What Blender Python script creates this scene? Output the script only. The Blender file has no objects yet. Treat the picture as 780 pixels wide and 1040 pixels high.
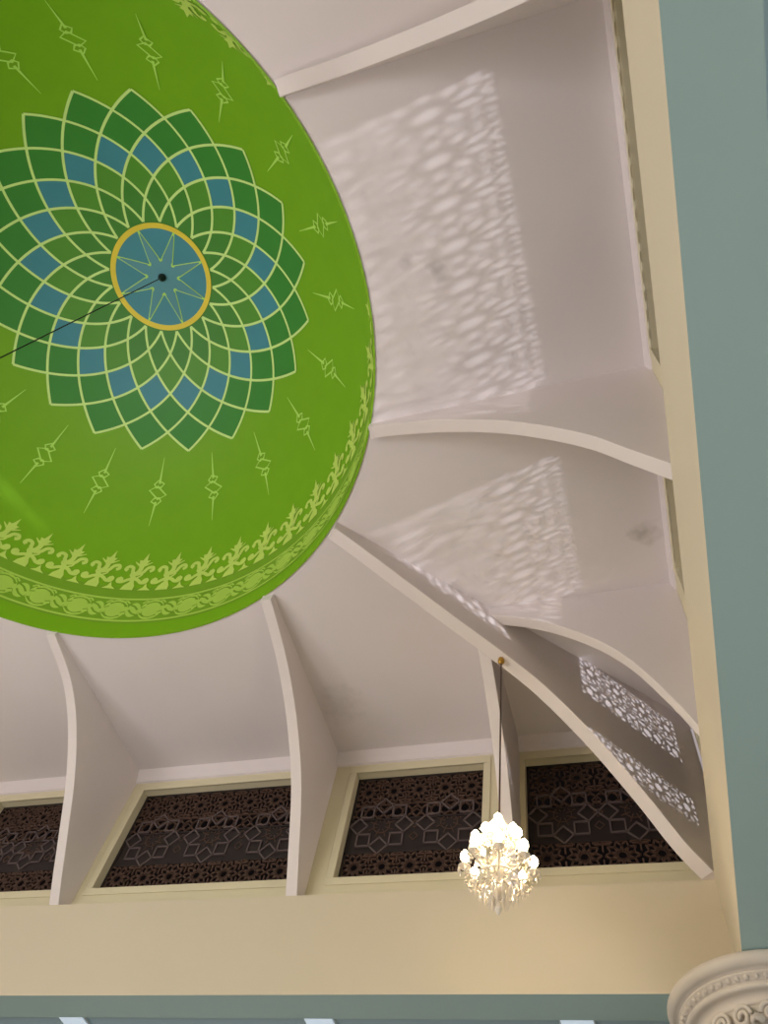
import bpy, bmesh, math, random
from mathutils import Vector, Matrix
random.seed(7)
C = bpy.context.scene.collection
S = bpy.context.scene
PI = math.pi
R_ = math.radians

# ------------------------------------------------------------------ camera
# the camera is the origin of the measured hall: x to the right wall, y to the far wall, z up
MX = ((0.9547236390197199, 0.26011494018605663, 0.14437101852154358),
      (-0.16388542276559215, 0.864874564812816, -0.47448240783488),
      (-0.24828278494870895, 0.42933926565345315, 0.8683452387537268))
right, down, fwd = Vector(MX[0]), Vector(MX[1]), Vector(MX[2])
cam_data = bpy.data.cameras.new('camera')
cam = bpy.data.objects.new('camera', cam_data); C.objects.link(cam)
rot = Matrix((right, -down, -fwd)).transposed()
cam.matrix_world = rot.to_4x4()
cam_data.sensor_fit = 'HORIZONTAL'; cam_data.sensor_width = 36
cam_data.lens = 754.158 * 36 / 780
cam_data.clip_start = 0.05
S.camera = cam

# measured setting (metres)
XR, YB = 0.6275, 6.3746          # inner faces of the right and back beams
L = 5.5693                       # half the hall opening
CX, CY = XR - L, YB - L          # dome axis
HS, HT = 3.6, 4.571              # beam soffit and beam top
ZC, ZR, RD = 6.60, 6.54, 3.516   # ceiling at the walls, dome rim height and radius
SET = 0.19                       # window wall stands this far behind the beam face
FLOOR = -1.5
BW = 0.372                       # beam width

# ------------------------------------------------------------------ world, lights, exposure
w = bpy.data.worlds.new('world'); S.world = w; w.use_nodes = True
bg = w.node_tree.nodes['Background']; bg.inputs[0].default_value = (0.004, 0.003, 0.003, 1); bg.inputs[1].default_value = 1.0
S.view_settings.view_transform = 'Standard'; S.view_settings.look = 'None'
S.view_settings.gamma = 1; S.view_settings.use_curve_mapping = False
S.view_settings.exposure = 0.0

def lamp(name, kind, loc, power, color, size=0.3, target=None, **k):
    d = bpy.data.lights.new(name, kind); d.energy = power; d.color = color
    if kind == 'AREA':
        d.shape = 'RECTANGLE'; d.size = k.get('sx', 1); d.size_y = k.get('sy', 1)
    else:
        d.shadow_soft_size = size
    if kind == 'SPOT':
        d.spot_size = k['cone']; d.spot_blend = 0.85
    o = bpy.data.objects.new(name, d); C.objects.link(o); o.location = loc
    if target is not None:
        o.rotation_euler = (Vector(target) - Vector(loc)).to_track_quat('-Z', 'Y').to_euler()
    return o

# the big hall chandelier under the dome (its body hangs out of the frame on the cable)
lamp('hall_light', 'POINT', (CX, CY, 2.7), 170, (1.0, 0.92, 0.90), 0.55)
# unseen area sources: front and left follow the ceiling shading, aisle fills added for soffits
lamp('front_area_light', 'AREA', (CX - 1, YB - 2 * L + 0.15, 1.0), 420, (1.0, 0.955, 0.985), sx=8, sy=4, target=(CX + 1, CY + 3, 4.6))
lamp('left_area_light', 'AREA', (XR - 2 * L + 0.15, CY - 1.5, 1.0), 300, (1.0, 0.955, 0.985), sx=7, sy=4, target=(CX + 3, CY, 4.4))
lamp('right_aisle_fill', 'AREA', (XR + 4.05, CY + 0.5, 0.6), 115, (0.92, 0.97, 1.0), sx=10, sy=2.6, target=(XR, CY + 0.5, 0.6))
lamp('back_aisle_fill', 'AREA', (CX, YB + 4.85, 0.6), 40, (0.88, 0.95, 1.0), sx=9, sy=2.6, target=(CX, YB, 0.6))
# floodlight standing outside, low, shining up through the right-hand screens
lamp('outside_floodlight', 'SPOT', (23.5, -3.0, -0.75), 20500, (0.98, 0.95, 1.0), 0.31, target=(0.8, 2.0, 6.0), cone=R_(27))

# ------------------------------------------------------------------ helpers
def lin(c):
    c /= 255.0
    return c / 12.92 if c <= 0.04045 else ((c + 0.055) / 1.055) ** 2.4

def mat(name, rgb, rough=0.6, noise=0.0, scale=6.0, bump=0.0, metallic=0.0, emit=0.0, emit_rgb=None, k=1.0, transmission=0.0, spec=0.5):
    m = bpy.data.materials.new(name); m.use_nodes = True
    nt = m.node_tree; b = nt.nodes['Principled BSDF']
    col = tuple(min(1.0, lin(v) * k) for v in rgb) + (1,)
    b.inputs['Base Color'].default_value = col
    b.inputs['Roughness'].default_value = rough
    b.inputs['Metallic'].default_value = metallic
    b.inputs['Specular IOR Level'].default_value = spec
    if transmission: b.inputs['Transmission Weight'].default_value = transmission
    if noise or bump:
        tc = nt.nodes.new('ShaderNodeTexCoord'); nz = nt.nodes.new('ShaderNodeTexNoise')
        nz.inputs['Scale'].default_value = scale; nz.inputs['Detail'].default_value = 5
        nt.links.new(tc.outputs['Object'], nz.inputs['Vector'])
        if noise:
            mx = nt.nodes.new('ShaderNodeMix'); mx.data_type = 'RGBA'
            mx.inputs[6].default_value = tuple(v * (1 - noise) for v in col[:3]) + (1,)
            mx.inputs[7].default_value = tuple(min(1, v * (1 + noise)) for v in col[:3]) + (1,)
            nt.links.new(nz.outputs['Fac'], mx.inputs[0]); nt.links.new(mx.outputs[2], b.inputs['Base Color'])
        if bump:
            bp = nt.nodes.new('ShaderNodeBump'); bp.inputs['Strength'].default_value = bump; bp.inputs['Distance'].default_value = 0.01
            nt.links.new(nz.outputs['Fac'], bp.inputs['Height']); nt.links.new(bp.outputs[0], b.inputs['Normal'])
    if emit:
        b.inputs['Emission Color'].default_value = tuple(lin(v) for v in (emit_rgb or rgb)) + (1,)
        b.inputs['Emission Strength'].default_value = emit
    return m

M_white = mat('white_plaster', (226, 219, 221), 0.75, 0.05, 0.9, 0.04)
M_rib = mat('rib_plaster', (228, 220, 220), 0.7, 0.03, 1.5, 0.03)
M_cream = mat('cream_paint', (213, 202, 179), 0.6, 0.03, 1.2, 0.02)
M_frame = mat('pale_cream_paint', (216, 208, 178), 0.6, 0.03, 2.0)
M_blue = mat('grey_blue_paint', (174, 202, 202), 0.5, 0.04, 1.2)
M_aisle = mat('aisle_blue_paint', (166, 196, 212), 0.5, 0.03, 1.2)
M_floor = mat('floor_carpet', (160, 154, 138), 0.9, 0.15, 14.0)
M_dark = mat('screen_board', (28, 17, 18), 0.6, 0.1, 8.0)
M_wood = mat('screen_bars', (78, 56, 46), 0.6, 0.1, 8.0)
M_grey = mat('screen_squares', (96, 82, 82), 0.6)
M_brass = mat('brass', (190, 150, 70), 0.3, metallic=1.0)
M_cable = mat('cable', (70, 45, 35), 0.5)
M_black = mat('dark_cable', (22, 30, 30), 0.5)
M_stone = mat('capital_plaster', (214, 204, 192), 0.55, 0.05, 5.0, 0.05)
M_crystal = mat('crystal', (250, 240, 225), 0.06, transmission=0.3, spec=0.9)
M_bulb = mat('bulb_glow', (255, 232, 188), 0.4, emit=34.0)
M_panel = mat('pale_glow', (215, 230, 245), 0.4, emit=0.55, emit_rgb=(196, 214, 232))
M_alu = mat('panel_frame', (200, 210, 215), 0.4)

class MB:
    def __init__(s): s.v = []; s.f = []; s.m = []
    def face(s, pts, m=0):
        i = len(s.v); s.v += [tuple(p) for p in pts]; s.f.append(tuple(range(i, i + len(pts)))); s.m.append(m)
    def grid(s, rows, m=0, closed=False):
        i0 = len(s.v); n = len(rows[0])
        for r in rows: s.v += [tuple(p) for p in r]
        for a in range(len(rows) - 1):
            for b in range(n if closed else n - 1):
                c = (b + 1) % n
                s.f.append((i0 + a * n + b, i0 + a * n + c, i0 + (a + 1) * n + c, i0 + (a + 1) * n + b)); s.m.append(m)
    def box(s, a, b, m=0):
        (x0, y0, z0), (x1, y1, z1) = a, b
        P = [(x0, y0, z0), (x1, y0, z0), (x1, y1, z0), (x0, y1, z0), (x0, y0, z1), (x1, y0, z1), (x1, y1, z1), (x0, y1, z1)]
        for q in ((3, 2, 1, 0), (4, 5, 6, 7), (0, 1, 5, 4), (1, 2, 6, 5), (2, 3, 7, 6), (3, 0, 4, 7)): s.face([P[k] for k in q], m)
    def prism(s, poly, ext, m=0):                      # poly: 3-D points of one flat outline, ext: vector
        e = Vector(ext); a = [Vector(p) for p in poly]; b = [p + e for p in a]
        s.face(a[::-1], m); s.face(b, m)
        for i in range(len(a)): j = (i + 1) % len(a); s.face([a[i], a[j], b[j], b[i]], m)
    def tube(s, pts, r, n=8, m=0, cap=True):
        pts = [Vector(p) for p in pts]; rows = []
        rr = r if isinstance(r, (list, tuple)) else [r] * len(pts)
        u = None
        for i, p in enumerate(pts):
            t = (pts[min(i + 1, len(pts) - 1)] - pts[max(i - 1, 0)]).normalized()
            if u is None: u = t.orthogonal().normalized()
            u = (u - t * u.dot(t)).normalized(); v = t.cross(u)
            rows.append([p + (u * math.cos(2 * PI * k / n) + v * math.sin(2 * PI * k / n)) * rr[i] for k in range(n)])
        s.grid(rows, m, True)
        if cap: s.face(rows[0][::-1], m); s.face(rows[-1], m)
    def lathe(s, prof, c=(0, 0, 0), n=24, m=0):
        s.grid([[(c[0] + r * math.cos(2 * PI * k / n), c[1] + r * math.sin(2 * PI * k / n), c[2] + z) for k in range(n)] for r, z in prof], m, True)
    def build(s, name, mats, parent=None, smooth=False, bevel=0.0, merge=True):
        me = bpy.data.meshes.new(name); me.from_pydata(s.v, [], s.f)
        for x in (mats if isinstance(mats, (list, tuple)) else [mats]): me.materials.append(x)
        me.polygons.foreach_set('material_index', s.m)
        if merge:
            bm = bmesh.new(); bm.from_mesh(me); bmesh.ops.remove_doubles(bm, verts=bm.verts, dist=1e-5)
            bm.to_mesh(me); bm.free()
        if smooth: me.polygons.foreach_set('use_smooth', [True] * len(me.polygons))
        o = bpy.data.objects.new(name, me); C.objects.link(o)
        if parent: o.parent = parent
        if bevel:
            b = o.modifiers.new('bevel', 'BEVEL'); b.width = bevel; b.segments = 2; b.limit_method = 'ANGLE'; b.angle_limit = R_(40)
        return o

def tag(o, label, cat, group=None):
    o['label'] = label; o['category'] = cat
    if group: o['group'] = group
    return o
def empty(name, loc):
    o = bpy.data.objects.new(name, None); C.objects.link(o); o.location = loc; o.empty_display_size = 0.1
    return o
def struct(o): o['kind'] = 'structure'; return o

def spline(pts, n=6):
    P = [Vector(p) for p in pts]; out = []
    for i in range(len(P) - 1):
        p0 = P[i - 1] if i else P[0] * 2 - P[1]; p1, p2 = P[i], P[i + 1]; p3 = P[i + 2] if i + 2 < len(P) else p2 * 2 - p1
        for k in range(n):
            t = k / n
            out.append(0.5 * (2 * p1 + (p2 - p0) * t + (2 * p0 - 5 * p1 + 4 * p2 - p3) * t * t + (3 * p1 - p0 - 3 * p2 + p3) * t ** 3))
    out.append(P[-1]); return out

def ceil_z(x, y):
    dx, dy = x - CX, y - CY; rr = math.hypot(dx, dy); m = max(abs(dx), abs(dy), 1e-6)
    rs = (L + 0.5) * rr / m
    return ZR + (ZC - ZR) * max(0, min(1, (rr - RD) / (rs - RD)))

# ------------------------------------------------------------------ room shell
XO, YO = XR + 4.2, YB + 5.0       # outer walls of the aisles
XL, YF = CX - L, CY - L           # left and front walls
b = MB(); b.box((XL - .3, YF - .3, FLOOR - .1), (XO + .3, YO + .3, FLOOR)); struct(b.build('floor', M_floor))

b = MB(); q = L + 0.5; n = 192; inner = []; outer = []
for k in range(n):
    a = 2 * PI * k / n; c, s_ = math.cos(a), math.sin(a); t = q / max(abs(c), abs(s_))
    inner.append((CX + RD * c, CY + RD * s_, ZR)); outer.append((CX + t * c, CY + t * s_, ZC))
b.grid([[tuple(Vector(i).lerp(Vector(o), f)) for i, o in zip(inner, outer)] for f in (0, .25, .5, .75, 1)], 0, True)
struct(b.build('ceiling', M_white, smooth=True))

WZ0, WZ1 = 4.89, 6.30              # lattice openings
BACK = [(-8.34, -6.45), (-6.05, -3.62), (-3.085, -1.52), (-1.045, 0.43)]
RIGHT = [(-0.44, 2.05), (2.66, 4.22), (4.95, 6.17)]
def side_wall(name, spans, lo, hi, horiz):
    """beam with cream face, grey-blue soffit, ledge and the pierced window wall above it"""
    b = MB()
    def bx(a0, a1, d0, d1, z0, z1, m=0):              # along, depth from the beam face outwards
        if horiz: b.box((a0, YB + d0, z0), (a1, YB + d1, z1), m)
        else: b.box((XR + d0, a0, z0), (XR + d1, a1, z1), m)
    bx(lo, hi, 0, BW, HS, HT - .3); bx(lo, hi, 0, SET, HT - .3, HT)
    edges = [lo] + [v for sp in spans for v in sp] + [hi]
    for i in range(0, len(edges), 2): bx(edges[i], edges[i + 1], SET, SET + .14, HT - .3, ZC + .1, 1)
    for a, c in spans:
        bx(a, c, SET, SET + .14, HT - .3, WZ0, 1); bx(a, c, SET, SET + .14, WZ1, ZC + .1, 1)
    o = b.build(name, [M_cream, M_frame, M_blue])
    for p in o.data.polygons:                          # underside of the beam is painted grey-blue
        if p.normal.z < -.9 and abs(p.center.z - HS) < .01: p.material_index = 2
    return struct(o)
side_wall('wall_back', BACK, XL - .3, XR + BW, True)
side_wall('wall_right', RIGHT, YF - .3, YB, False)
b = MB(); b.box((XL - .3, YF - .3, FLOOR), (XL, YO + .3, ZC + .1)); struct(b.build('wall_left', M_cream))
b = MB(); b.box((XL, YF - .3, FLOOR), (XO + .3, YF, ZC + .1)); struct(b.build('wall_front', M_cream))
b = MB(); b.box((XL, YO, FLOOR), (XO + .3, YO + .3, 3.9)); struct(b.build('wall_aisle_back', M_cream))
b = MB(); b.box((XO, YF, FLOOR), (XO + .3, YO, 3.9)); b.box((XO, YF, 3.9), (XO + .3, 3.45, 4.47)); struct(b.build('wall_aisle_right_and_blocker', M_cream))  # upper box is an unseen block, added to stop low floodlight rays
ZA = 3.63
b = MB()
b.box((XL, YB + BW, ZA), (XO, YO, ZA + .1)); b.box((XR + BW, YF, ZA), (XO, YB + BW, ZA + .1))
struct(b.build('ceiling_aisle', M_aisle))

# white cornice where the window wall meets the ceiling
b = MB(); b.prism([(XL, YB + SET, 6.43), (XL, YB + SET - .03, 6.44), (XL, YB + SET - .05, 6.50), (XL, YB + SET - .10, ZC), (XL, YB + SET, ZC)], (XR + SET - XL, 0, 0))
struct(b.build('trim_1', M_white))
b = MB(); b.prism([(XR + SET, YF, 6.45), (XR + SET - .02, YF, 6.46), (XR + SET - .03, YF, 6.52), (XR + SET - .045, YF, ZC), (XR + SET, YF, ZC)], (0, YB + SET - YF, 0))
struct(b.build('trim_2', M_white))

# old water marks on the ceiling plaster
M_ceil = mat('ceiling_plaster', (226, 219, 221), 0.75, 0.05, 0.9, 0.04)
nt = M_ceil.node_tree; bs = nt.nodes['Principled BSDF']; src = bs.inputs['Base Color'].links[0].from_socket
tc = nt.nodes.new('ShaderNodeTexCoord'); nz = nt.nodes.new('ShaderNodeTexNoise'); nz.inputs['Scale'].default_value = 7
nt.links.new(tc.outputs['Object'], nz.inputs['Vector'])
for px, py, rad, amt in ((-1.03, .93, .10, .3), (-.83, 1.03, .09, .5), (-.78, 1.13, .10, .3), (.60, 3.96, .16, .45), (-3.1, 5.7, .35, .18), (-.2, 5.9, .3, .2)):
    ds = nt.nodes.new('ShaderNodeVectorMath'); ds.operation = 'DISTANCE'; ds.inputs[1].default_value = (px, py, 6.57)
    ad = nt.nodes.new('ShaderNodeVectorMath'); ad.operation = 'MULTIPLY_ADD'; ad.inputs[1].default_value = (rad * 1.6,) * 3
    nt.links.new(nz.outputs['Color'], ad.inputs[0]); nt.links.new(tc.outputs['Object'], ad.inputs[2]); nt.links.new(ad.outputs[0], ds.inputs[0])
    ds.inputs[1].default_value = (px + rad * .8, py + rad * .8, 6.57 + rad * .8)
    mr = nt.nodes.new('ShaderNodeMapRange'); mr.inputs[1].default_value = rad; mr.inputs[2].default_value = rad * .2; mr.inputs[3].default_value = 0; mr.inputs[4].default_value = amt
    nt.links.new(ds.outputs['Value'], mr.inputs[0])
    mx = nt.nodes.new('ShaderNodeMix'); mx.data_type = 'RGBA'; mx.inputs[7].default_value = (.22, .19, .17, 1)
    nt.links.new(mr.outputs[0], mx.inputs[0]); nt.links.new(src, mx.inputs[6]); src = mx.outputs[2]
nt.links.new(src, bs.inputs['Base Color'])
bpy.data.objects['ceiling'].data.materials[0] = M_ceil

# ------------------------------------------------------------------ windows with carved screens
def bar(b, p, q_, wd, d, th, m):
    """flat bar in the screen plane (u, z) with depth from d to d+th"""
    p, q_ = Vector(p), Vector(q_); t = q_ - p
    if t.length < 1e-6: return
    t.normalize(); nrm = Vector((-t.y, t.x)) * wd / 2; p = p - t * wd * .3; q_ = q_ + t * wd * .3
    pts = [p + nrm, q_ + nrm, q_ - nrm, p - nrm]
    b.prism([(v.x, d, v.y) for v in pts], (0, th, 0), m)
def screen(wd, ht):
    """carved screen, u from 0 to wd, z from 0 to ht: pierced rosette bands and net round a solid middle with rosettes of eight squares"""
    b = MB(); nb = max(1, round(wd / 0.70)); mid0, mid1 = .37, .80; th = .02
    b.prism([(0, .012, mid0), (wd, .012, mid0), (wd, .012, mid1), (0, .012, mid1)], (0, .012, 0), 0)
    for e in ((0, 0, wd, .03), (0, ht - .03, wd, ht), (0, 0, .03, ht), (wd - .03, 0, wd, ht), (0, mid0 - .01, wd, mid0 + .012), (0, mid1 - .012, wd, mid1 + .01)):
        b.prism([(e[0], 0, e[1]), (e[2], 0, e[1]), (e[2], 0, e[3]), (e[0], 0, e[3])], (0, .022, 0), 0)
    for z0, z1 in ((0.02, mid0), (ht - .40, ht - .02)):   # rosettes of petals round a small hub
        zc = (z0 + z1) / 2; cnt = max(3, round(wd / .33)); st = wd / cnt
        for i in range(cnt):
            cx = (i + .5) * st; K = 10; r1, r2, r3 = .050, .118, .168
            P1 = [(cx + r1 * math.cos(2 * PI * k / K), zc + r1 * math.sin(2 * PI * k / K)) for k in range(K)]
            P2 = [(cx + r2 * math.cos(2 * PI * (k + .5) / K), zc + r2 * math.sin(2 * PI * (k + .5) / K)) for k in range(K)]
            P3 = [(cx + min(r3, st / 2 + .02) * math.cos(2 * PI * k / K), zc + r3 * math.sin(2 * PI * k / K)) for k in range(K)]
            for k in range(K):
                bar(b, P1[k], P1[(k + 1) % K], .016, .002, th, 1)
                bar(b, P1[k], P2[k], .015, .002, th, 1); bar(b, P1[(k + 1) % K], P2[k], .015, .002, th, 1)
                bar(b, P2[k], P3[k], .016, .002, th, 1); bar(b, P2[k], P3[(k + 1) % K], .016, .002, th, 1)
            if i < cnt - 1:                             # star filling the gap between two rosettes
                x0 = cx + st / 2
                for sz in (-1, 1):
                    bar(b, (x0, zc + sz * .05), (x0, z1 if sz > 0 else z0), .016, .002, th, 1)
                    bar(b, (x0 - .075, zc + sz * .135), (x0 + .075, zc + sz * .135), .016, .002, th, 1)
            for sx in (-1, 1):
                for sz in (-1, 1):
                    bar(b, (cx + sx * .09, zc + sz * .15), (cx + sx * st / 2, zc + sz * (z1 - z0) / 2), .016, .002, th, 1)
                    bar(b, (cx + sx * .0, zc + sz * r3), (cx + sx * .06, zc + sz * (z1 - z0) / 2), .014, .002, th, 1)
    z0, z1 = mid1, ht - .40                             # net of small six-sided holes between board and upper rosettes
    n = max(6, round(wd / .115)); st = wd / n; m = 2; h = (z1 - z0) / m
    for r in range(m):
        for i in range(-1, n + 1):
            x = (i + .5 * (r % 2)) * st
            pts = [(x, z0 + r * h), (x + .12 * st, z0 + (r + .35) * h), (x + .5 * st, z0 + (r + .65) * h), (x + .5 * st, z0 + (r + 1) * h)]
            for p_, q_ in zip(pts, pts[1:]):
                if 0 <= p_[0] <= wd and 0 <= q_[0] <= wd: bar(b, p_, q_, .018, .002, th, 1)
            pts = [(x + st, z0 + r * h), (x + .88 * st, z0 + (r + .35) * h), (x + .5 * st, z0 + (r + .65) * h)]
            for p_, q_ in zip(pts, pts[1:]):
                if 0 <= p_[0] <= wd and 0 <= q_[0] <= wd: bar(b, p_, q_, .018, .002, th, 1)
    bar(b, (0, z1), (wd, z1), .016, .002, th, 1)
    mid0, mid1 = .34, 1.06
    # the middle: rosettes of eight tilted squares
    zc = (mid0 + mid1) / 2 + .02; st = wd / nb
    for i in range(nb):
        cx = (i + .5) * st; rr = min(.27, st * .36)
        for k in range(8):
            a = PI / 4 * k; px, pz = cx + rr * math.cos(a), zc + rr * math.sin(a) * .98; h = .075 * 1.41
            ca = a
            Q = [(px + h * math.cos(ca + PI / 2 * j), pz + h * math.sin(ca + PI / 2 * j)) for j in range(4)]
            for j in range(4): bar(b, Q[j], Q[(j + 1) % 4], .016, -.006, .02, 2)
        for k in range(8):
            a = PI / 4 * (k + .5)
            bar(b, (cx + .05 * math.cos(a), zc + .05 * math.sin(a)), (cx + .15 * math.cos(a), zc + .15 * math.sin(a)), .010, .004, .01, 1)
            a2 = PI / 4 * (k + 1.5); bar(b, (cx + .10 * math.cos(a), zc + .10 * math.sin(a)), (cx + .10 * math.cos(a2), zc + .10 * math.sin(a2)), .010, .004, .01, 1)
        if i < nb - 1:                                  # small squares between the rosettes
            for dz in (-.16, 0, .16):
                for j in range(4):
                    a, c = PI / 2 * j, PI / 2 * (j + 1); x0 = cx + st / 2; h = .05
                    bar(b, (x0 + h * math.cos(a), zc + dz + h * math.sin(a)), (x0 + h * math.cos(c), zc + dz + h * math.sin(c)), .01, .004, .01, 1)
    return b
wn = 0
def window(lo, hi, horiz, label):
    global wn
    wn += 1
    wd, ht = hi - lo, WZ1 - WZ0
    root = empty('window_%d' % wn, (lo, YB + SET, WZ0) if horiz else (XR + SET, hi, WZ0))
    if not horiz: root.rotation_euler.z = -PI / 2
    struct(root); root['label'] = label
    f = MB(); e = .085
    for a0, z0, a1, z1 in ((-e, -e, wd + e, 0), (-e, ht, wd + e, ht + e), (-e, 0, 0, ht), (wd, 0, wd + e, ht)):
        f.box((a0, -.018, z0), (a1, .0, z1))
    f.build('window_frame', M_frame, root, bevel=.006)
    s = screen(wd, ht); o = s.build('lattice_screen', [M_dark, M_wood, M_grey], root, merge=False); o.location = (0, .10, 0)
    o['label'] = 'dark carved wooden lattice with rosettes of squares'
for (lo, hi), lab in zip(BACK, ('dark lattice window at the left edge of the back wall', 'widest dark lattice window, between the two tall curved ribs',
                               'dark lattice window left of the small chandelier', 'dark lattice window in the corner behind the diagonal rib')):
    window(lo, hi, True, lab)
for (lo, hi), lab in zip(RIGHT, ('lattice window above the right beam below the widest light pattern', 'lattice window above the right beam between two curved ribs',
                                'lattice window above the right beam at the corner')):
    window(lo, hi, False, lab)

# ------------------------------------------------------------------ ribs
PROF_A = [(-.02, 4.575), (.06, 4.98), (.40, 5.55), (.83, 5.95), (1.25, 6.20), (1.72, 6.39), (2.2, 6.44), (2.5, 6.53)]
PROF_E = [(-.02, 4.575), (.18, 4.83), (.4, 5.13), (.8, 5.65), (1.25, 6.08), (1.72, 6.35), (2.27, 6.47), (2.5, 6.50)]
PROF_F = [(-.02, 4.575), (.17, 4.90), (.53, 5.48), (.95, 5.87), (1.37, 6.13), (1.79, 6.30), (2.24, 6.41), (2.5, 6.45)]
PROF_B = [(-.02, 4.575), (.215, 4.94), (.45, 5.31), (.80, 5.69), (1.21, 6.02), (1.76, 6.30), (2.3, 6.45), (2.5, 6.43)]
PROF_C = [(.06, 4.571), (.25, 4.74), (.5, 5.07), (.86, 5.47), (1.26, 5.79), (1.6, 5.94), (2.09, 6.10), (2.51, 6.24), (2.99, 6.40), (3.3, 6.46)]
PROF_D = [(-.02, 4.575), (.15, 5.0), (.40, 5.5), (.71, 5.88), (1.16, 6.22), (1.67, 6.43), (2.2, 6.5)]
TH = .125
def rib(name, base, inward, prof, dend, back, label, th=TH):
    """fin in a vertical plane: base is the foot of the beam edge, inward the unit vector towards the dome"""
    base, inw = Vector(base), Vector(inward); side = Vector((-inw.y, inw.x, 0))
    low = [p for p in spline([(d, z, 0) for d, z in prof], 7) if p.x < dend]
    pts = [(p.x, p.y) for p in low] + [(dend, low[-1].y + .004)]
    def zc(d):
        q = base + inw * d; return ceil_z(q.x, q.y) + .015
    top = [(dend - (dend + back) * k / 12, 0) for k in range(13)]
    top = [(d, zc(d)) for d, _ in top]
    outline = [(-back, HT)] + [(max(0, -back), HT)] * 0 + pts + top
    b = MB()
    P = [base + inw * d - side * th / 2 + Vector((0, 0, z - base.z)) for d, z in outline]
    b.prism(P, side * th)
    o = b.build(name, M_rib, bevel=.006)
    me = o.data                                         # origin at the foot
    for v in me.vertices: v.co -= base
    o.location = base
    return tag(o, label, 'vault rib', 'white curved ribs of the vault')
def dend(u): return L - math.sqrt((RD + .02) ** 2 - (u * L) ** 2)
for u, pr, lab in ((-.243, PROF_E, 'white curved rib at far left, standing between the two left lattice windows'),
               (.272, PROF_F, 'tall white curved rib between the widest lattice window and the chandelier window')):
    rib('vault_rib', (CX + u * L, YB, HT), (0, -1, 0), pr, dend(u), SET, lab)
rib('vault_rib', (CX + .678 * L, YB, HT), (0, -1, 0), PROF_F, L * (1 - .678) - .02, SET, 'short white rib rising directly behind the lit chandelier')
for u, pr, lab in ((-.25, PROF_A, 'white rib across the top of the picture above the largest light pattern'),
                   (.276, PROF_B, 'white curved rib springing from the middle of the right beam')):
    rib('vault_rib', (XR, CY + u * L, HT), (-1, 0, 0), pr, dend(u), SET, lab)
rib('vault_rib', (XR, CY + .69 * L, HT), (-1, 0, 0), PROF_D, L * (1 - .69) - .02, SET, 'short white curved rib on the right beam next to the corner')
dg = Vector((-1, -1, 0)).normalized(); r2 = math.sqrt(2)
rib('vault_rib', (XR, YB, HT), dg, [(d * r2, z) for d, z in PROF_C], L * r2 - RD - .02, SET * r2, 'long diagonal white rib running into the corner, brass chandelier hook on it', .15)

# ------------------------------------------------------------------ dome with its painted decoration
DZ, DR = 6.53, 3.505
def sph(p, a, off=0.0):
    p, a = R_(p), R_(a); r = DR - off
    return Vector((r * math.sin(p) * math.cos(a), r * math.sin(p) * math.sin(a), r * math.cos(p)))
D = MB()
(G_BASE, G_OLIVE, G_CREST, G_STRIP, G_MOTIF, G_LINE, G_D1, G_D2, G_D3, G_BLUE, G_GOLD, G_STAR) = range(12)
K = 1.6
dome_mats = [mat('dome_' + n_, c_, .55, nz_, 3.0, k=K) for n_, c_, nz_ in (
    ('green', (100, 144, 16), .06), ('olive', (100, 136, 32), .04), ('crest_green', (164, 184, 90), .05), ('scroll_green', (144, 172, 72), .05),
    ('motif_green', (154, 190, 88), .04), ('line_green', (178, 200, 128), .03), ('deep_green', (48, 114, 44), .06), ('mid_green', (70, 124, 38), .06),
    ('dark_green', (54, 112, 38), .06), ('blue', (54, 116, 138), .06), ('gold', (200, 176, 56), .06), ('star_blue', (70, 122, 142), .05))]
NA = 160
rows = [[sph(p, 360 * k / NA) for k in range(NA)] for p in [0.05] + [90 * i / 44 for i in range(1, 45)]]
D.grid(rows, G_BASE, True)
rim_out = [[sph(90, 360 * k / NA, -.0) for k in range(NA)], [sph(90.0, 360 * k / NA, -.02) for k in range(NA)]]
D.grid(rim_out, G_BASE, True)
def dpt(p, a, off): return sph(p, a, off)
def ribbon(pts, wd, off, m, closed=False):
    """painted line through (polar, azimuth) points; wd in metres or a list"""
    P = [sph(p, a, off) for p, a in pts]; n = len(P); l, r = [], []
    for i in range(n):
        if closed: t = P[(i + 1) % n] - P[i - 1]
        else: t = P[min(i + 1, n - 1)] - P[max(i - 1, 0)]
        s_ = t.cross(P[i]).normalized() * ((wd[i] if isinstance(wd, list) else wd) / 2)
        l.append(P[i] + s_); r.append(P[i] - s_)
    if closed: l.append(l[0]); r.append(r[0])
    D.grid([l, r], m)
def local(p0, a0, u, v, lean=0.0):
    u += lean * v
    p = p0 - math.degrees(v / DR); return (p, a0 + math.degrees(u / (DR * math.sin(R_(p)))))
def stroke(p0, a0, pts, wd, off, m, n=5, lean=0.0, closed=False):
    q_ = [(v.x, v.y) for v in spline([(x, y, 0) for x, y in pts], n)] if n > 1 else pts
    if isinstance(wd, tuple): wd = [wd[0] + (wd[1] - wd[0]) * i / (len(q_) - 1) for i in range(len(q_))]
    ribbon([local(p0, a0, u, v, lean) for u, v in q_], wd, off, m, closed)
def fill(p0, a0, pts, off, m, lean=0.0): D.face([sph(*local(p0, a0, u, v, lean), off) for u, v in pts], m)
def band(p0, p1, off, m, n=3): D.grid([[sph(p0 + (p1 - p0) * i / n, 360 * k / NA, off) for k in range(NA)] for i in range(n + 1)], m, True)

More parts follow.
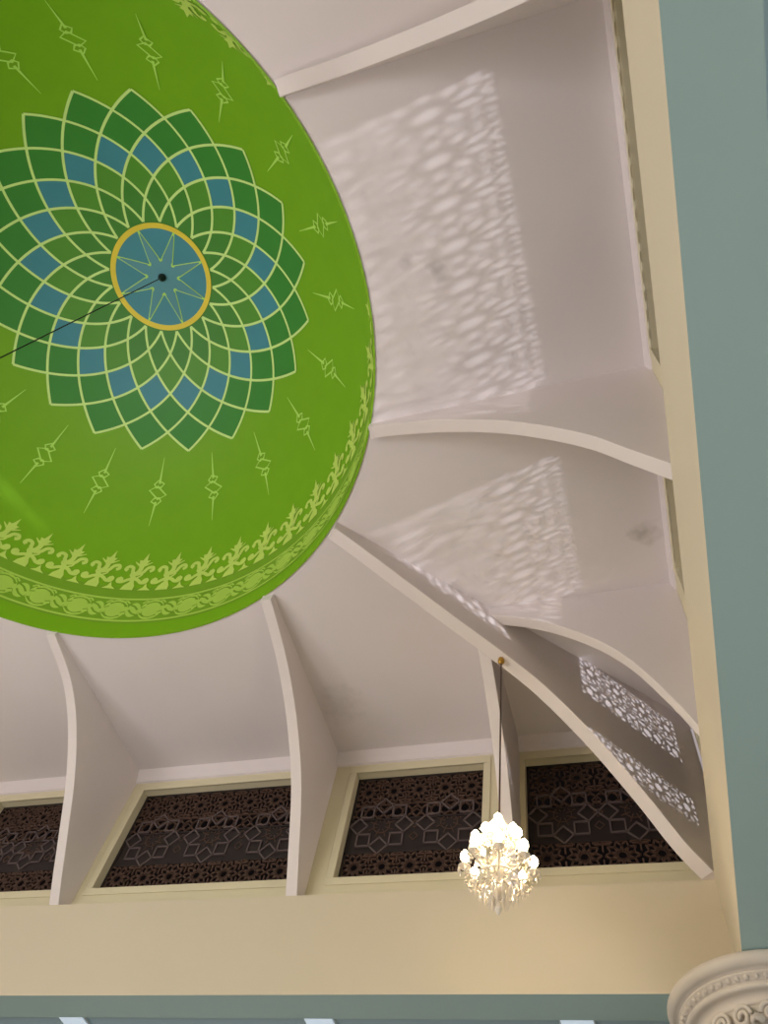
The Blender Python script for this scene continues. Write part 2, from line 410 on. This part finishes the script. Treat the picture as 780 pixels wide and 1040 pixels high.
PH = 5.0                                               # azimuth of a petal tip
ROW = [40.4, 35.7, 31.1, 26.5, 21.9, 17.2, 12.2]
def pol(r):
    r = max(0, min(6, r)); i = min(5, int(r)); f = r - i; return ROW[i] + (ROW[i + 1] - ROW[i]) * f
band(0.1, 17.4, .003, G_D3)
for k in range(20):
    a0 = PH + 18 * k
    for j, m in ((0, G_D1), (1, G_D1), (2, G_BLUE), (3, G_D2), (4, G_D3)):
        aa = a0 + (9 if j % 2 else 0); N = 5
        D.grid([[sph(pol(j + s_ / N + t / N), aa + 9 * (s_ - t) / N, .004) for t in range(N + 1)] for s_ in range(N + 1)], m)
    for sg in (1, -1):                                 # the two families of spirals
        pts = [(pol(r / 5), a0 + sg * 9 * r / 5) for r in range(31)]
        ribbon(pts, .034, .008 if sg > 0 else .0085, G_LINE)
# medallion
band(0.1, 11.0, .010, G_BLUE); band(10.7, 11.9, .014, G_GOLD, 1)
star = []
for k in range(16): star.append((10.8, -5.5 + 22.5 * k) if k % 2 == 0 else (3.5, -5.5 + 22.5 * k))
D.face([sph(p, a, .012) for p, a in star], G_STAR)
for k in range(16):
    (p0, a0), (p1, a1) = star[k], star[(k + 1) % 16]
    A, B = sph(p0, a0), sph(p1, a1); pts = []
    for i in range(7):
        v = A.lerp(B, i / 6).normalized(); pts.append((math.degrees(math.acos(v.z)), math.degrees(math.atan2(v.y, v.x))))
    ribbon(pts, .024, .0145, G_MOTIF)
# twenty thin diamond spikes round the lotus
for k in range(20):
    a = 14.0 + 18 * k; p = 50.6
    stroke(p, a, [(0, .14), (0, .54)], (.035, .006), .004, G_MOTIF, 1)
    stroke(p, a, [(0, -.14), (0, -.52)], (.035, .006), .004, G_MOTIF, 1)
    stroke(p, a, [(.02, .10), (.13, .03), (-.02, -.10), (-.13, -.03)], .026, .004, G_MOTIF, 1, closed=True)
    for s_ in (1, -1):
        stroke(p, a, [(s_ * .02, s_ * .19), (s_ * .075, s_ * .125), (s_ * .035, s_ * .075), (s_ * -.03, s_ * .085), (s_ * -.07, s_ * .14)], .024, .005, G_MOTIF, 1, closed=True)
# border: olive ground, crest of flowers, scrolls
band(75.6, 86.0, .003, G_OLIVE)
NC = 44; DA = 360 / NC
for k in range(NC):
    a = 103.3 + DA * k; p = 76.3; ln = -.18
    o_ = .006
    fill(p, a, [(-.085, 0), (.085, 0), (.075, .07), (.03, .14), (.018, .19), (-.018, .19), (-.03, .14), (-.075, .07)], o_, G_CREST, ln)
    stroke(p, a, [(0, .15), (.03, .24), (-.01, .33), (.0, .45)], .065, o_ + .0004, G_CREST, 4, ln)
    for s_ in (1, -1):
        stroke(p, a, [(0, .20), (s_ * .07, .17), (s_ * .13, .13), (s_ * .185, .13), (s_ * .20, .17), (s_ * .165, .195)], .05, o_ + .0008, G_CREST, 4, ln)
        fill(p, a, [(s_ * .175 + .046 * math.cos(t * PI / 4), .165 + .046 * math.sin(t * PI / 4)) for t in range(8)], o_ + .001, G_CREST, ln)
        stroke(p, a, [(0, .26), (s_ * .07, .30), (s_ * .10, .37), (s_ * .16, .39), (s_ * .19, .345), (s_ * .155, .32)], .05, o_ + .0008, G_CREST, 4, ln)
        stroke(p, a, [(0, .40), (s_ * .06, .43), (s_ * .12, .47)], (.045, .01), o_ + .0012, G_CREST, 3, ln)
        stroke(p, a, [(s_ * .03, .21), (s_ * .075, .25), (s_ * .07, .31)], .026, o_ + .0009, G_CREST, 3, ln)
    fill(p, a, [(-.028, .38), (-.075, .50), (-.03, .50), (0, .62), (.03, .50), (.075, .50), (.028, .38)], o_ + .0014, G_CREST, ln)
    h = 2 * PI * DR * math.sin(R_(p)) / NC / 2          # small lily between two flowers
    fill(p, a, [(h - .09, 0), (h + .09, 0), (h + .03, .045), (h, .12), (h - .03, .045)], o_ + .0002, G_CREST)
    # scroll strip underneath
    p2 = 82.0
    el = [(.165 * math.cos(t * PI / 10), .175 * math.sin(t * PI / 10)) for t in range(20)]
    fill(p2, a, el, .006, G_STRIP); fill(p2, a + DA / 2, [(x * .55, y * .72) for x, y in el], .0064, G_STRIP)
    for s_ in (1, -1):
        stroke(p2, a, [(s_ * .14, s_ * -.06), (s_ * .05, s_ * -.12), (s_ * -.03, s_ * -.05), (s_ * .02, s_ * .03), (s_ * .08, s_ * .0), (s_ * .05, s_ * -.05)], .028, .008, G_OLIVE, 4)
        stroke(p2, a, [(s_ * .10, s_ * .10), (s_ * .0, s_ * .13), (s_ * -.09, s_ * .08), (s_ * -.11, s_ * -.02)], .024, .008, G_OLIVE, 4)
        stroke(p2, a + DA / 2, [(s_ * .07, s_ * .09), (0, s_ * .06), (s_ * -.06, 0)], .026, .009, G_OLIVE, 3)
        for yy in (-.075, .03, .115):
            stroke(p2, a + s_ * DA * .22, [(s_ * -.06, yy), (0, yy + .04), (s_ * .05, yy)], .022, .0066, G_STRIP, 3)
        stroke(p2, a, [(s_ * .155, s_ * .03), (s_ * .09, s_ * .055), (s_ * .03, s_ * .09)], .016, .0084, G_OLIVE, 3)
    ribbon([(78.9, a + DA * i / 6) for i in range(7)], .03, .0062, G_STRIP); ribbon([(85.2, a + DA * i / 6) for i in range(7)], .03, .0062, G_STRIP)
dome = D.build('dome', dome_mats, merge=False)
dome.location = (CX, CY, DZ)
for p in dome.data.polygons:
    p.use_smooth = True
tag(dome, 'huge green dome painted with a blue and green lotus rosette and pale flower border', 'dome')
dome['kind'] = 'thing'

# ------------------------------------------------------------------ cable and hall chandelier hanging from the dome centre
root = empty('hall_chandelier', (CX, CY, DZ + DR - .016)); tag(root, 'chandelier on a long thin dark cable from the dome centre star', 'chandelier')
b = MB(); b.lathe([(.001, 0), (.05, 0), (.055, -.03), (.035, -.06), (.015, -.08), (.001, -.1)], n=20); b.build('canopy', M_black, root, smooth=True)
b = MB(); b.tube([(0, 0, -.08), (0, 0, -6.1)], .007, 8); b.build('cable', M_black, root)
b = MB(); b.lathe([(.001, -6.0), (.05, -6.05), (.09, -6.25), (.05, -6.5), (.07, -6.62), (.001, -6.7)], n=20); b.build('stem', M_brass, root, smooth=True)
for k in range(12):
    a = 2 * PI * k / 12; c, s_ = math.cos(a), math.sin(a)
    b = MB(); b.tube(spline([(c * r, s_ * r, z) for r, z in ((.05, -6.5), (.35, -6.68), (.7, -6.6), (.9, -6.4))], 4), .014, 6)
    arm = b.build('arm', M_brass, root, smooth=True)
    b = MB(); b.lathe([(.001, .0), (.025, .01), (.035, .05), (.02, .1), (.001, .14)], (c * .9, s_ * .9, -6.4), 10); b.build('bulb', M_bulb, arm, smooth=True)

# ------------------------------------------------------------------ small crystal chandelier at the corner
HK = Vector((-.969, 4.779, 5.90))
root = empty('crystal_chandelier', HK); tag(root, 'small lit crystal chandelier on a cable below the diagonal rib', 'chandelier')
b = MB(); b.lathe([(.001, .06), (.022, .055), (.03, .03), (.034, 0), (.026, -.026), (.001, -.036)], n=18); o = b.build('hook_ball', M_brass, root, smooth=True); o['label'] = 'brass ball hook'
ZT = 4.06 - HK.z                                        # top of the body, relative to the hook
b = MB(); b.tube([(0, 0, -.03), (0, 0, ZT)], .0075, 8); b.build('cable', M_cable, root)
def at(z): return ZT - (4.06 - z)
b = MB(); b.lathe([(.001, at(4.06)), (.012, at(4.04)), (.03, at(4.0)), (.012, at(3.97)), (.02, at(3.9)), (.045, at(3.84)), (.02, at(3.79)), (.018, at(3.66)), (.05, at(3.6)), (.07, at(3.55)),
                  (.03, at(3.5)), (.02, at(3.42)), (.045, at(3.37)), (.001, at(3.33))], n=16)
b.build('stem', M_crystal, root, smooth=True)
def drop_mesh(b, p, h, r):                             # faceted crystal drop hanging from p
    x, y, z = p
    b.grid([[(x + rr * math.cos(PI / 3 * k), y + rr * math.sin(PI / 3 * k), z - dz) for k in range(6)] for rr, dz in ((.001, 0), (r * .6, h * .25), (r, h * .6), (.001, h))], 0, True)
def arm(a, r, zh, zb):
    c, s_ = math.cos(a), math.sin(a)
    b = MB(); b.tube(spline([(c * q0, s_ * q0, at(z)) for q0, z in ((.03, zh), (.35 * r, zh - .06), (.75 * r, zh - .05), (r, zb - .075))], 5), .009, 7)
    o = b.build('arm', M_crystal, root, smooth=True)
    b = MB(); b.lathe([(.001, -.085), (.012, -.08), (.042, -.062), (.046, -.055), (.012, -.052), (.011, -.01), (.001, -.01)], (c * r, s_ * r, at(zb)), 12)
    b.build('candle_cup', M_crystal, o, smooth=True)
    b = MB(); b.lathe([(.001, -.012), (.018, -.008), (.034, .018), (.032, .045), (.016, .068), (.001, .085)], (c * r, s_ * r, at(zb)), 12)
    b.build('bulb', M_bulb, o, smooth=True)
    b = MB()
    for k in range(5):
        t = 2 * PI * k / 5; drop_mesh(b, (c * r + .042 * math.cos(t), s_ * r + .042 * math.sin(t), at(zb) - .062), .06, .011)
    b.build('crystal_drop', M_crystal, o)
for k in range(8): arm(2 * PI * k / 8 + .2, .25, 3.56, 3.63)
for k in range(6): arm(2 * PI * k / 6 + .5, .185, 3.70, 3.77)
for k in range(4): arm(2 * PI * k / 4 + .1, .105, 3.83, 3.90)
for k in range(8):                                      # swags of beads between lower arms
    a0, a1 = 2 * PI * k / 8 + .2, 2 * PI * (k + 1) / 8 + .2; b = MB()
    for i in range(1, 9):
        t = i / 9; a = a0 + (a1 - a0) * t; z = at(3.56) - .07 * 4 * t * (1 - t)
        b.lathe([(.001, -.011), (.009, -.006), (.011, 0), (.009, .006), (.001, .011)], (.245 * math.cos(a), .245 * math.sin(a), z), 7)
    b.build('bead_swag', M_crystal, root, smooth=True)
for k in range(10):                                     # strings from the crown to the upper arms
    a = 2 * PI * k / 10; b = MB()
    for i in range(10):
        t = i / 9; q0 = .03 + .125 * t ** 1.6; z = at(4.0) - .14 * t
        b.lathe([(.001, -.009), (.009, 0), (.001, .009)], (q0 * math.cos(a), q0 * math.sin(a), z), 6)
    b.build('bead_string', M_crystal, root)
for k in range(12):                                     # longer strings down to the lower arms
    a = 2 * PI * k / 12 + .13; b = MB()
    for i in range(15):
        t = i / 14; q0 = .04 + .195 * t ** 1.5; z = at(3.95) - .36 * t + .05 * math.sin(PI * t)
        b.lathe([(.001, -.012), (.012, 0), (.001, .012)], (q0 * math.cos(a), q0 * math.sin(a), z), 6)
    b.build('bead_string', M_crystal, root)
for rr, z, cnt, h in ((.17, 3.47, 14, .10), (.11, 3.44, 11, .13), (.06, 3.42, 8, .15)):
    for k in range(cnt):
        a = 2 * PI * k / cnt; b = MB(); drop_mesh(b, (rr * math.cos(a), rr * math.sin(a), at(z)), h, .013); b.build('crystal_drop', M_crystal, root)
b = MB()
for rr, z in ((.17, 3.475), (.11, 3.445), (.06, 3.425)):
    b.tube([(rr * math.cos(2 * PI * k / 24), rr * math.sin(2 * PI * k / 24), at(z)) for k in range(25)], .005, 5)
for k in range(4):
    a = PI / 2 * k; b.tube([(0, 0, at(3.5)), (.17 * math.cos(a), .17 * math.sin(a), at(3.475))], .004, 5)
b.build('drop_frame', M_crystal, root, smooth=True)
b = MB(); drop_mesh(b, (0, 0, at(3.335)), .12, .03); b.build('pendant', M_crystal, root)

# ------------------------------------------------------------------ column at the corner
cx, cy = .817, 6.565
root = empty('column', (cx, cy, FLOOR)); tag(root, 'round white column with moulded plaster capital at lower right corner', 'column')
def zz(z): return z - FLOOR
def arc(rc, zc_, r, a0, a1, n=7): return [(rc + r * math.cos(R_(a0 + (a1 - a0) * i / n)), zz(zc_) + r * math.sin(R_(a0 + (a1 - a0) * i / n))) for i in range(n + 1)]
b = MB(); b.lathe([(.001, zz(3.6)), (.74, zz(3.6))] + arc(.735, 3.548, .052, 90, -90, 10) + [(.70, zz(3.496)), (.70, zz(3.48)), (.001, zz(3.48))], n=96)
b.build('abacus', M_stone, root, smooth=True)
b = MB(); b.lathe([(.70, zz(3.485)), (.712, zz(3.48)), (.712, zz(3.465)), (.69, zz(3.46)), (.69, zz(3.435)), (.672, zz(3.43))] + arc(.655, 3.408, .022, 60, -90, 5)
                  + [(.63, zz(3.384))] + arc(.635, 3.335, .05, 100, 190, 6) + [(.57, zz(3.32))], n=96)
b.build('moulding', M_stone, root, smooth=True)
b = MB()
for k in range(64):
    a = 2 * PI * k / 64; c, s_ = math.cos(a), math.sin(a)
    b.lathe([(.001, -.02), (.016, -.013), (.021, 0), (.016, .013), (.001, .02)], (c * .694, s_ * .694, zz(3.446)), 8)
b.build('bead_ring', M_stone, root, smooth=True)
b = MB(); b.lathe([(.575, zz(3.33)), (.55, zz(3.25)), (.48, zz(3.0)), (.43, zz(2.75)), (.41, zz(2.5)), (.45, zz(2.48)), (.46, zz(2.44)), (.41, zz(2.4)), (.40, zz(2.36))], n=64)
b.build('bell', M_stone, root, smooth=True)
b = MB(); b.lathe([(.40, zz(2.37)), (.42, zz(.5)), (.43, .35), (.52, .32), (.54, .22), (.5, .18), (.6, .15), (.6, 0), (.001, 0)], n=64); b.build('shaft', M_stone, root, smooth=True)
def leaf(a, r0, z0, r1, z1, wd, curl):
    """acanthus leaf: rises along the bell, curls over at the tip, lobed edge and raised midrib"""
    b = MB(); rows = []; N = 16
    e = Vector((math.cos(a), math.sin(a), 0)); t = Vector((-math.sin(a), math.cos(a), 0))
    for i in range(N + 1):
        f = i / N
        if f < .7: g = f / .7; r = r0 + (r1 - r0) * g * g; z = z0 + (z1 - z0) * g
        else:
            g = (f - .7) / .3 * PI * .8; r = r1 + curl * (1 - math.cos(g)) * .8; z = z1 + curl * math.sin(g) * .7 - curl * .5 * (1 - math.cos(g))
        wv = wd * (math.sin(PI * (.12 + .84 * f)) ** .7) * (1 - .16 * abs(math.sin(f * PI * 5)))
        rows.append([e * (r + .05 * math.cos(s_ * PI * .5) - .02 * abs(s_) + .008 * math.cos(s_ * PI * 4)) + t * (s_ * wv) + Vector((0, 0, zz(z))) for s_ in (-1, -.75, -.5, -.25, 0, .25, .5, .75, 1)])
    b.grid(rows)
    o = b.build('acanthus_leaf', M_stone, root, smooth=True)
    m = o.modifiers.new('solid', 'SOLIDIFY'); m.thickness = .018
for k in range(10): leaf(2 * PI * (k + .5) / 10, .41, 2.5, .47, 2.92, .12, .07)
for k in range(10): leaf(2 * PI * k / 10, .42, 2.6, .53, 3.2, .13, .08)
for k in range(10):                                     # scrolls under the moulding
    a = 2 * PI * (k + .5) / 10; e = Vector((math.cos(a), math.sin(a), 0)); t = Vector((-math.sin(a), math.cos(a), 0)); b = MB()
    for s_ in (1, -1):
        pts = []
        for i in range(24):
            g = i / 23 * 3.2 * PI; q0 = .075 * (1 - i / 30); pts.append(e * .60 + t * s_ * (.085 + q0 * math.cos(g)) + Vector((0, 0, zz(3.245) + q0 * math.sin(g))))
        b.tube(pts, .017, 7)
    b.build('scroll', M_stone, root, smooth=True)

# ------------------------------------------------------------------ pale, mildly emissive strips in the aisle ceiling
for x, lab in ((-5.70, 'leftmost pale strip in the grey-blue aisle ceiling'), (-3.04, 'middle pale strip in the grey-blue aisle ceiling'), (-.72, 'rightmost pale strip in the grey-blue aisle ceiling, left of the column')):
    root = empty('ceiling_strip', (x + .02, 7.36, ZA)); tag(root, lab, 'ceiling light', 'pale strips in the aisle ceiling')
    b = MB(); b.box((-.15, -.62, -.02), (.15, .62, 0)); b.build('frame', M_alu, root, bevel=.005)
    b = MB(); b.box((-.135, -.605, -.026), (.135, .605, -.02)); b.build('glow_face', M_panel, root)
